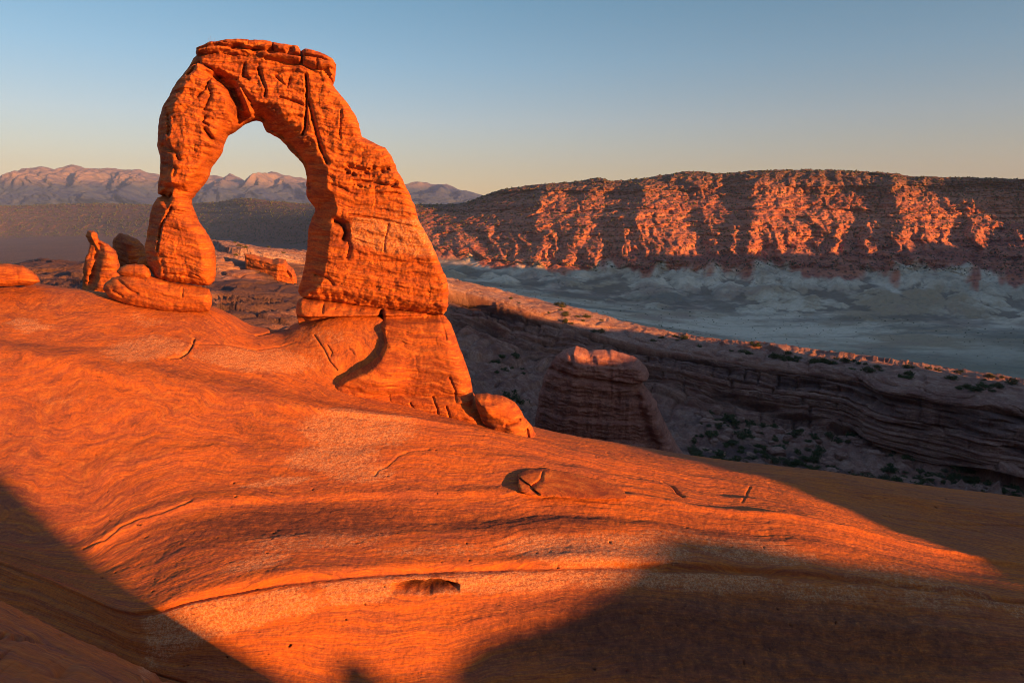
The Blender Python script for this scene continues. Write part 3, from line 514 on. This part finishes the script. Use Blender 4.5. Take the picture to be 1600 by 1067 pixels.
def f_cap(X, Y, d, F, base, A, m):
    yy = Y-(66+.0009*(X-340)**2)
    ck = cracks(X, Y, [dict(p=[(310,83),(345,80),(380,85),(430,90),(472,97)], w=2.2, d=.7), dict(p=[(470,82),(471,98),(470,112)], w=2, d=.9), dict(p=[(476,97),(500,101),(524,110)], w=1.4, d=.5), dict(p=[(493,100),(494,118)], w=1.2, d=.4), dict(p=[(425,70),(428,88)], w=1.5, d=.5), dict(p=[(484,118),(505,122),(522,128)], w=1.4, d=.4)], 2)
    F = F-.8*ck*m; A['dark'] = np.maximum(A['dark'], .85*ck)
    for q in [(400,88,9,4),(425,88,7,6),(453,87,6,5),(372,83,10,4)]:
        bb = blob(X, Y, *q); F = F-.7*bb*m; A['dark'] = np.maximum(A['dark'], .7*bb)
    return F
b = rock('cap_rock', O_cap, lambda X, Y: aplane(X, Y)-.7, T=2.5, R=14, RL=16, step=1.0, fn=f_cap, rough=.16, beds=.25, bedper=.7, seed=2); adopt(b, arch)
O_pedR = [(466,469),(474,465),(500,467),(530,471),(560,475),(595,479),(628,483),(660,487),(686,489),(696,494),(704,506),(709,518),(715,533),(723,555),(731,577),(734,594),(738,612),(748,625),(755,635),(759,648),(758,660),(750,668),(735,672),(700,672),(640,668),(560,650),(520,620),(490,570),(470,520),(464,497),(464,482)]
def f_pedR(X, Y, d, F, base, A, m):
    # plinth on top, a buttress that steps forward below, tucked in on its left behind a deep slot
    but = [(590,500),(600,490),(690,488),(800,520),(800,720),(560,720),(524,612),(524,576),(545,562),(572,552),(588,540),(595,528)]
    sb = seg_dist(X, Y, but); sb = np.where(inside(X, Y, but), sb, -sb)
    F = F+(-2.2+1.9*sstep(-3, 12, sb))*sstep(486, 496, Y)
    F = F+1.5*sstep(490, 600, Y)*sstep(0, 10, sb)
    ft = sstep(597, 606, Y+2*np.sin(X/19)); F = F+.5*np.sin(np.clip((Y-500)/95, 0, 1)*math.pi)*sstep(0, 14, sb)+.35*ft*sstep(0, 10, sb)-.25*np.exp(-((Y-599-2*np.sin(X/17))/2)**2)*m
    ck = cracks(X, Y, [dict(p=[(597,482),(596,490),(590,502),(590,520),(594,534),(583,548),(572,552),(545,566),(527,574)], w=4, d=1.5), dict(p=[(687,492),(691,506),(694,520)], w=1.6, d=.3), dict(p=[(640,607),(645,618),(650,630),(660,641)], w=1.2, d=.3), dict(p=[(673,601),(679,615),(680,628),(676,640)], w=1.2, d=.35), dict(p=[(692,612),(698,630),(690,640)], w=1.2, d=.3), dict(p=[(508,470),(509,482)], w=1.4, d=.4), dict(p=[(700,640),(715,652),(722,640)], w=2, d=.5), dict(p=[(697,572),(705,590),(706,604)], w=1.6, d=.25)], 2.5)
    F = F-.8*ck*m; F = F+1.1*m*blob(X, Y, 572, 578, 50, 30, -20, .6)
    A['dark'] = np.maximum(A['dark'], .8*ck)
    for b in [(675,568,22,10,5,.5),(708,572,20,9,20,.5),(500,492,40,5,3,.5),(620,510,30,18,0,.2)]: A['dark'] = np.maximum(A['dark'], b[5]*blob(X, Y, *b[:5]))
    for b in [(500,520,40,18,10,.4),(620,590,40,8,0,.3)]: A['pale'] = np.maximum(A['pale'], b[5]*blob(X, Y, *b[:5]))
    return F
b = rock('pedestal', O_pedR, lambda X, Y: aplane(X, Y)-.1, T=2.8, R=24, RL=26, step=1.2, fn=f_pedR, rough=.08, beds=.12, seed=3); adopt(b, arch)
O_pedL = [(160,452),(164,443),(175,434),(190,430),(210,428),(238,431),(262,440),(290,444),(318,448),(327,451),(331,462),(331,474),(326,486),(300,488),(250,486),(200,476),(170,464)]
def f_pedL(X, Y, d, F, base, A, m):
    ck = cracks(X, Y, [dict(p=[(180,432),(192,440),(206,452),(215,455)], w=2, d=.7), dict(p=[(178,452),(192,460)], w=2, d=.6), dict(p=[(284,448),(283,460)], w=1.4, d=.4)]); F = F-.6*ck*m; A['dark'] = np.maximum(A['dark'], .7*ck)
    return F
b = rock('pedestal', O_pedL, lambda X, Y: aplane(X, Y)-.6, T=2.2, R=18, RL=40, step=1.2, fn=f_pedL, rough=.08, beds=.1, seed=4); adopt(b, arch)
# free rocks around it
def free(name, label, cat, outline, plane, **k):
    g = k.pop('group', None); o = rock(name, outline, plane, **k); return tag(o, label, cat, g)
free('boulder', 'rounded orange boulder resting on the ledge beside the foot of the arch left leg', 'boulder', [(182,424),(186,418),(198,414),(212,412),(224,414),(233,420),(236,428),(234,436),(220,437),(200,433),(188,431)], lambda X, Y: aplane(X, Y)-.9, T=1.4, R=14, RL=22, rough=.05, seed=5)
free('boulder', 'small dark round boulder wedged against the back of the arch left leg', 'boulder', [(214,412),(218,403),(226,401),(236,404),(238,418),(224,420)], 58.6, T=.8, R=10, seed=6)
free('boulder', 'smooth low orange boulder cut by the left picture edge', 'boulder', [(-90,448),(-80,425),(-50,416),(-20,412),(10,412),(35,415),(50,423),(60,432),(64,440),(50,446),(0,448),(-50,450)], 59.5, T=2.0, R=16, rough=.05, seed=7)
free('rock_spire', 'two-horned orange rock spire behind the ledge left of the arch', 'rock spire', [(128,452),(131,430),(130,415),(137,395),(140,380),(135,368),(138,360),(146,360),(152,367),(154,374),(163,378),(174,386),(182,392),(186,405),(190,420),(200,440),(205,460),(130,465)], 78, T=3.2, R=16, RL=24, expL=.8, crink=2.5, rough=.22, beds=.2, seed=8,
     fn=lambda X, Y, d, F, base, A, m: F-1.6*m*cracks(X, Y, [dict(p=[(152,372),(155,390),(150,410),(143,440)], w=7)]))
free('rock_spire', 'dark-topped round rock knob between the horned spire and the arch', 'rock spire', [(174,395),(178,372),(188,365),(200,367),(214,372),(224,384),(232,400),(238,440),(230,460),(190,460),(178,430)], 84, T=3.5, R=22, RL=30, expL=.8, crink=2, rough=.2, beds=.2, seed=9, fn=lambda X, Y, d, F, base, A, m: (A.update(dark=.6*blob(X, Y, 188, 385, 18, 20)), F)[1])
free('boulder', 'long orange boulder tilted against the right foot of the arch', 'boulder', [(742,617),(760,617),(785,620),(805,630),(816,645),(822,655),(832,668),(838,680),(836,688),(815,688),(790,684),(765,672),(752,655),(745,635)], 47.3, T=1.7, R=16, RL=26, rough=.06, seed=10,
     fn=lambda X, Y, d, F, base, A, m: (A.update(dark=.6*blob(X, Y, 772, 655, 22, 14, 30)), F-.35*m*blob(X, Y, 774, 660, 22, 12, 30)-.5*m*cracks(X, Y, [dict(p=[(823,665),(826,684)], w=2.5), dict(p=[(790,655),(812,650)], w=2)]))[1])
_qx, _qy = pix(GSLICK); _m = (_qx > 785) & (_qx < 1005) & (_qy > 715) & (_qy < 800) & (GSLICK[..., 1] < 44.5); _gx, _gy, _gd = _qx[_m], _qy[_m], GSLICK[..., 1][_m]
_mm = (_gy > 728) & (_gy < 784) & (_gx > 800) & (_gx < 990); _x1, _y1 = (_gx[_mm]-895)/90, (_gy[_mm]-755)/28
_fit = np.linalg.lstsq(np.stack([1+0*_x1, _x1, _y1, _x1*_y1, _x1**2, _y1**2], -1), _gd[_mm], rcond=None)[0]
def on_ground(X, Y):
    a, b_ = (X-895)/90, (Y-755)/28
    return _fit[0]+_fit[1]*a+_fit[2]*b_+_fit[3]*a*b_+_fit[4]*a*a+_fit[5]*b_*b_-.22
free('rock_slab', 'flat orange slab with dark broken end lying on the bowl ledge', 'rock slab', [(808,742),(815,736),(832,733),(850,732),(872,735),(895,740),(920,746),(945,753),(965,761),(981,772),(979,777),(940,778),(890,776),(850,774),(822,771),(811,765)], on_ground, T=.75, R=18, RL=8, rough=.04, beds=.05, seed=11,
     fn=lambda X, Y, d, F, base, A, m: (A.update(dark=.9*cracks(X, Y, [dict(p=[(809,743),(825,753),(840,768)], w=3), dict(p=[(815,738),(838,733),(858,733)], w=2), dict(p=[(848,735),(846,742)], w=2)])), F-.5*m*cracks(X, Y, [dict(p=[(809,743),(825,753),(840,768)], w=3), dict(p=[(848,735),(846,745),(832,755)], w=2.5)]))[1])
O_fin = [(832,760),(836,650),(842,615),(850,592),(858,572),(868,556),(876,549),(888,545),(900,541),(912,545),(920,549),(935,547),(958,548),(975,552),(990,557),(1002,566),(1010,574),(1015,584),(1012,590),(1003,592),(999,598),(1008,604),(1015,612),(1024,626),(1030,642),(1038,660),(1048,678),(1058,696),(1068,710),(1075,724),(1090,760)]
def f_fin(X, Y, d, F, base, A, m):
    ck = cracks(X, Y, [dict(p=[(858,575),(900,580),(950,586),(1000,594)], w=3, d=1.2), dict(p=[(924,548),(920,566)], w=3, d=.25), dict(p=[(995,610),(1010,660),(1030,700)], w=6, d=.8)])
    F = F-1.2*ck*m+.4*m*ridged(base*np.array([1, 1, .15]), 3, .35, seed=91)+1.8*m*sstep(985, 1012, X-.36*(Y-600)); A['dark'] = np.clip(.25*sstep(580, 600, Y)*(1-sstep(985, 1005, X-.33*(Y-600)))*(.5+ridged(base*np.array([1, 1, .12]), 3, .3, seed=92)), 0, 1); A['pale'] = .3*(1-sstep(560, 590, Y))
    return F
free('rock_fin', 'dark sandstone fin with a rounded head standing in the canyon', 'rock fin', O_fin, lambda X, Y: 112+.02*(X-950), T=5, R=26, RL=50, expL=.8, step=1.3, mat=M_fin, rough=.28, beds=.16, bedper=3.5, crink=2, fn=f_fin, seed=12)
free('rock_outcrop', 'shaded rock wall with a pale orange knob at its end seen through the arch', 'rock outcrop', [(382,396),(392,397),(408,401),(425,405),(436,404),(446,406),(450,413),(458,421),(464,432),(468,458),(450,458),(430,446),(412,442),(394,436),(384,420)], 183, T=2.5, R=7, step=.8, rough=.55, beds=.5, bedper=1.6, seed=13,
     fn=lambda X, Y, d, F, base, A, m: F*.6+m*6.5*np.clip((X-388)/44, 0, 1)-1.2*m*cracks(X, Y, [dict(p=[(448,408),(447,420),(452,428)], w=2)]))

# ------------------------------------------------------------------ unseen ridge added behind the camera, crest cut to shade bowl and canyon
UU = np.array([-math.cos(AZ), math.sin(AZ), 0]); SV = np.array(SUN); VV = np.cross(SV, UU); VV = VV if VV[2] > 0 else -VV
prof = [(-160,6),(-40,6),(-8,3),(0,0),(2,-2.4),(5.5,-5.8),(8,-7.6),(10.4,-9.8),(11.0,-11.6),(11.8,-14.0),(12.4,-15.2),(13.4,-16.3),(14.8,-17.8),(15.5,-18.7),(16.6,-19.2),(17.4,-18.1),(17.9,-18.0),(18.5,-19.2),(20.2,-19.5),(21,-18.9),(22.3,-18.3),(25.7,-17.9),(28.5,-17.0),(30.6,-16.2),(33.1,-15.6),(34.8,-16.1),(36.5,-16.9),(39.7,-17.9),(42.3,-18.7),(43.6,-18.6),(44.2,-17.0),(44.7,-15.4),(46,-13),(60,-11),(82,-12),(90,-16.6),(106,-17.2),(112,-12),(150,-9),(160,-12),(168,-17),(176,-21),(184,-23),(192,-24),(200,-27.5),(206,-30),(215,-42),(240,-80),(320,-90)]
def rim(name, prof, w0, us, base, seed, rough, fs=1.0, bs=1.2, mat=None):
    p = np.array(prof, float); h = np.interp(us, p[:, 0], p[:, 1])
    crest_ = us[:, None]*UU+h[:, None]*VV+w0*SV
    crest_ = crest_+VV*(rough*fbm(np.stack([us, 0*us, 0*us], -1), 4, .35, seed=seed))[:, None]
    Sh = np.array([SUN.x, SUN.y, 0]); Sh /= np.linalg.norm(Sh); rows = []
    for t in np.linspace(1, 0, 14)[:-1]:
        q = crest_.copy(); drop = (q[:, 2]-base)*t; q -= Sh*(drop*fs)[:, None]; q[:, 2] -= drop; rows.append(q)
    rows.append(crest_)
    for t in np.linspace(0, 1, 14)[1:]:
        q = crest_.copy(); drop = (q[:, 2]-base)*t; q += Sh*(drop*bs)[:, None]; q[:, 2] -= drop; rows.append(q)
    R_ = np.stack(rows); dd = rough*1.5*fbm(R_, 4, .12/rough**.5, seed=seed+1)*(np.abs(np.arange(27)-13)/13.)[:, None]
    R_ = R_+np.array([0, 0, 1.])*dd[..., None]
    o = mesh(name, R_, gridfaces(*R_.shape[:2]), mat or M_slick, dict(bed=R_[..., 2], pale=0*dd, dark=0*dd)); return tag(o, kind='structure')
rim('shade_rim', prof, 95, np.concatenate([np.linspace(-160, -10, 60), np.linspace(-9.5, 62, 480), np.linspace(63, 320, 140)]), -100, 71, .10)
prof2 = [(330,-260),(420,-180),(560,-40),(900,0),(1250,20),(1310,-5),(1380,-22),(1430,0),(1550,-20),(1650,-42),(1740,-28),(1800,-60),(1900,-40),(1960,20),(2010,95),(2060,120),(2300,140),(2600,60)]
rim('shade_hill', prof2, 720, np.linspace(330, 2600, 420), -236, 73, 5.0, 1.6, 1.8, M_mesa)  # unseen hill added off to the right, profile cut to shade valley and mesa
# ------------------------------------------------------------------ desert bushes and fallen blocks
def bush_mat(name, a, b):
    m = N(name); oi = m.n('ShaderNodeObjectInfo').outputs['Random']; m.color(m.mix(m.math('MULTIPLY', oi, .55), m.mix(m.noise(m.pos, 2.5, 4, .7), a, b), (.10, .085, .05))); m.b.inputs['Specular IOR Level'].default_value = .05; return m.m
M_bush = bush_mat('juniper_leaves', (.030, .042, .018), (.085, .095, .035)); M_dry = bush_mat('dry_twigs', (.10, .08, .05), (.20, .16, .10))
def bush_mesh(seed, n=520):
    g = np.random.default_rng(seed); L = g.normal(size=(9, 3))*np.array([.42, .42, .22])+np.array([0, 0, .48]); V = []; F = []
    for _ in range(n):
        c = L[g.integers(9)]+g.normal(size=3)*np.array([.24, .24, .17]); c[2] = max(c[2], .03)
        a = g.normal(size=3); a /= np.linalg.norm(a); b = np.cross(a, g.normal(size=3)); b /= np.linalg.norm(b); w = g.uniform(.07, .16)
        k = len(V); V += [c-a*w, c+b*w*.6, c+a*w, c-b*w*.6]; F.append([k, k+1, k+2, k+3])
    for _ in range(5):                                     # stems
        e = L[g.integers(9)]; d = np.array([.03, 0, 0]); d2_ = np.array([0, .03, 0]); k = len(V)
        V += [-d, d, e+d*.4, e-d*.4, -d2_, d2_, e+d2_*.4, e-d2_*.4]; F += [[k, k+1, k+2, k+3], [k+4, k+5, k+6, k+7]]
    return np.array(V), np.array(F)
def block_mesh(seed):
    g = np.random.default_rng(seed); n = 18; u, v = np.meshgrid(np.linspace(0, 2*math.pi, 2*n, endpoint=False), np.linspace(.02, math.pi-.02, n))
    d = np.stack([np.cos(u)*np.sin(v), np.sin(u)*np.sin(v), np.cos(v)], -1)
    p = np.sign(d)*np.abs(d)**.62*np.array([1, .8, .62])*(1+.28*fbm(d, 4, 1.3, seed=seed))[..., None]
    R0 = p.shape[0]; C0 = p.shape[1]; i = np.arange(R0*C0).reshape(R0, C0); j = np.roll(i, -1, 1)
    return p.reshape(-1, 3), np.stack([i[:-1], i[1:], j[1:], j[:-1]], -1).reshape(-1, 4)
bushes = [bush_mesh(100+k) for k in range(5)]; blocks = [block_mesh(200+k) for k in range(5)]
protos = {}
def scatter(kind, srcs, mat, grid, ok, count, smin, smax, name, label, cat, group, sink, gap):
    rr, cc = np.nonzero(ok); px_, py_ = pix(grid[rr, cc]); pick = RNG.permutation(len(rr)); used_ = []
    for q in pick:
        if len(used_) >= count: break
        if any((px_[q]-a)**2+((py_[q]-b_)*1.8)**2 < gap*gap for a, b_ in used_): continue
        used_.append((px_[q], py_[q])); k = int(RNG.integers(len(srcs))); sc = RNG.uniform(smin, smax)
        if (kind, k) not in protos:
            V, F = srcs[k]; o = mesh(name, V, F, mat, dict(bed=V[:, 2]*2, pale=.2+0*V[:, 2], dark=.3+0*V[:, 2]), smooth=(kind == 'block')); protos[(kind, k)] = o
        else:
            o = protos[(kind, k)].copy(); C.objects.link(o)
        p = grid[rr[q], cc[q]]; o.location = (p[0], p[1], p[2]-sink*sc); o.rotation_euler = (0, 0, RNG.uniform(0, 6.28))
        o.scale = (sc*RNG.uniform(.8, 1.3), sc*RNG.uniform(.8, 1.3), sc*RNG.uniform(.75, 1.15)); tag(o, label, cat, group)
PXh, PYh = pix(H2); vis = (PXh > 10) & (PXh < 1610)
hid = PYh < np.interp(PXh, [p[0] for p in crest], [p[1] for p in crest])+6
clump = fbm(H2, 2, .05, seed=75)
free_ = ~((PXh > 825) & (PXh < 1080) & (PYh > 535))&~((PXh < 770) & (PXh > 455) & (PYh > 380))&~((PXh < 345)&(PXh > 125)&(PYh > 355))
scatter('bush', bushes, M_bush, H2, vis & hid & free_ & (sv2 > 4.15) & (sv2 < 5.98) & (PXh > 850) & (clump > .0), 62, .6, 1.5, 'bush', 'green bush growing on the pale rock top of the ridge beyond the canyon', 'bush', 'bushes on the ridge top', .05, 9)
scatter('bush', bushes, M_bush, H2, vis & hid & free_ & (sv2 > 4.15) & (sv2 < 5.98) & (PXh < 850) & (PXh > 340), 10, .5, 1.1, 'bush', 'small bush on the sunlit high end of the ridge top behind the arch', 'bush', 'bushes behind the arch', .05, 9)
scatter('bush', bushes, M_bush, H2, vis & hid & free_ & (sv2 > 1.0) & (sv2 < 2.95) & (PXh > 690) & (clump > -.34), 222, .4, 1.6, 'bush', 'dark bush on the shaded canyon slope below the ridge cliffs', 'bush', 'bushes on the shaded canyon slope', .05, 6)
scatter('block', blocks, M_cany, H2, vis & hid & free_ & (sv2 > 1.0) & (sv2 < 3.0) & (PXh > 690) & (clump < .15), 110, .6, 2.0, 'boulder', 'fallen sandstone block on the shaded canyon slope below the ridge cliffs', 'boulder', 'fallen blocks on the canyon slope', .2, 8)
# low scrub of the far mesa: thousands of specks that nobody could count
PXm, PYm = pix(J2); okm = (PXm > -60) & (PXm < 1660) & (sv3 > 1.3) & (sv3 < 6.1) & ((sv3 < 2.7) | (sv3 > 4.12)) & (RNG.random(sv3.shape) < np.where(sv3 > 3.95, 1, .25)); rr, cc = np.nonzero(okm); sel = RNG.choice(len(rr), 12000, replace=False)
base_ = np.array([[0,0,1.],[1,0,.25],[0,1,.3],[-1,0,.25],[0,-1,.3],[0,0,-.4]]); tri = np.array([[0,1,2],[0,2,3],[0,3,4],[0,4,1],[5,2,1],[5,3,2],[5,4,3],[5,1,4]])
cen = J2[rr[sel], cc[sel]]; szs = RNG.uniform(1.2, 3.0, (12000, 1, 1))*(cen[:, 1]/1800)[:, None, None]*np.where(sv3[rr[sel], cc[sel]] < 3.95, .8, 1.0)[:, None, None]
Vs = cen[:, None, :]+(base_[None]+RNG.normal(size=(12000, 6, 3))*.25)*szs; Fs = (tri[None]+6*np.arange(12000)[:, None, None]).reshape(-1, 3)
tag(mesh('desert_scrub', Vs, Fs, M_bush, smooth=False), kind='stuff')
# dry stalks on the cap of the arch
tw = empty('dry_plant', tuple(at(331, 71, aplane(331, 71)-.6))); tag(tw, 'thin dry leafless stalks standing on the flat top of the arch', 'plant')
for k, (x0, x1, y1) in enumerate([(330,326,60),(331,329,57),(333,336,59)]):
    a_ = at(x0, 73, aplane(331, 71)-.6); b_ = at(x1, y1, aplane(331, 71)-.6); w_ = .016; mid_ = (a_+b_)/2+np.array([.05*(k-1), 0, 0]); V = []
    for p_, q_ in ((a_, w_), (mid_, w_*.8), (b_, w_*.4)):
        V += [p_+np.array([math.cos(t), math.sin(t), 0])*q_ for t in (0, 2.1, 4.2)]
    F = [[3*i+j, 3*i+(j+1) % 3, 3*i+3+(j+1) % 3, 3*i+3+j] for i in (0, 1) for j in range(3)]
    st_ = mesh('stalk', np.array(V), np.array(F), M_dry, smooth=False); adopt(st_, tw)
# ------------------------------------------------------------------ the air
hm = bpy.data.materials.new('haze_air'); hm.use_nodes = True; ht = hm.node_tree; ht.nodes.clear()
ho = ht.nodes.new('ShaderNodeOutputMaterial'); hv = ht.nodes.new('ShaderNodeVolumePrincipled'); ht.links.new(hv.outputs[0], ho.inputs['Volume'])
hv.inputs['Density'].default_value = 2.8e-5; hv.inputs['Color'].default_value = (.34, .54, 1.0, 1); hv.inputs['Anisotropy'].default_value = 0.0
hx = np.array([[x, y, z] for z in (-236, 1250) for x, y in ((-31000, -9500), (31000, -9500), (31000, 17000), (-31000, 17000))], float)
hz = mesh('haze', hx, np.array([[3,2,1,0],[4,5,6,7],[0,1,5,4],[1,2,6,5],[2,3,7,6],[3,0,4,7]]), hm, smooth=False); tag(hz, kind='stuff')
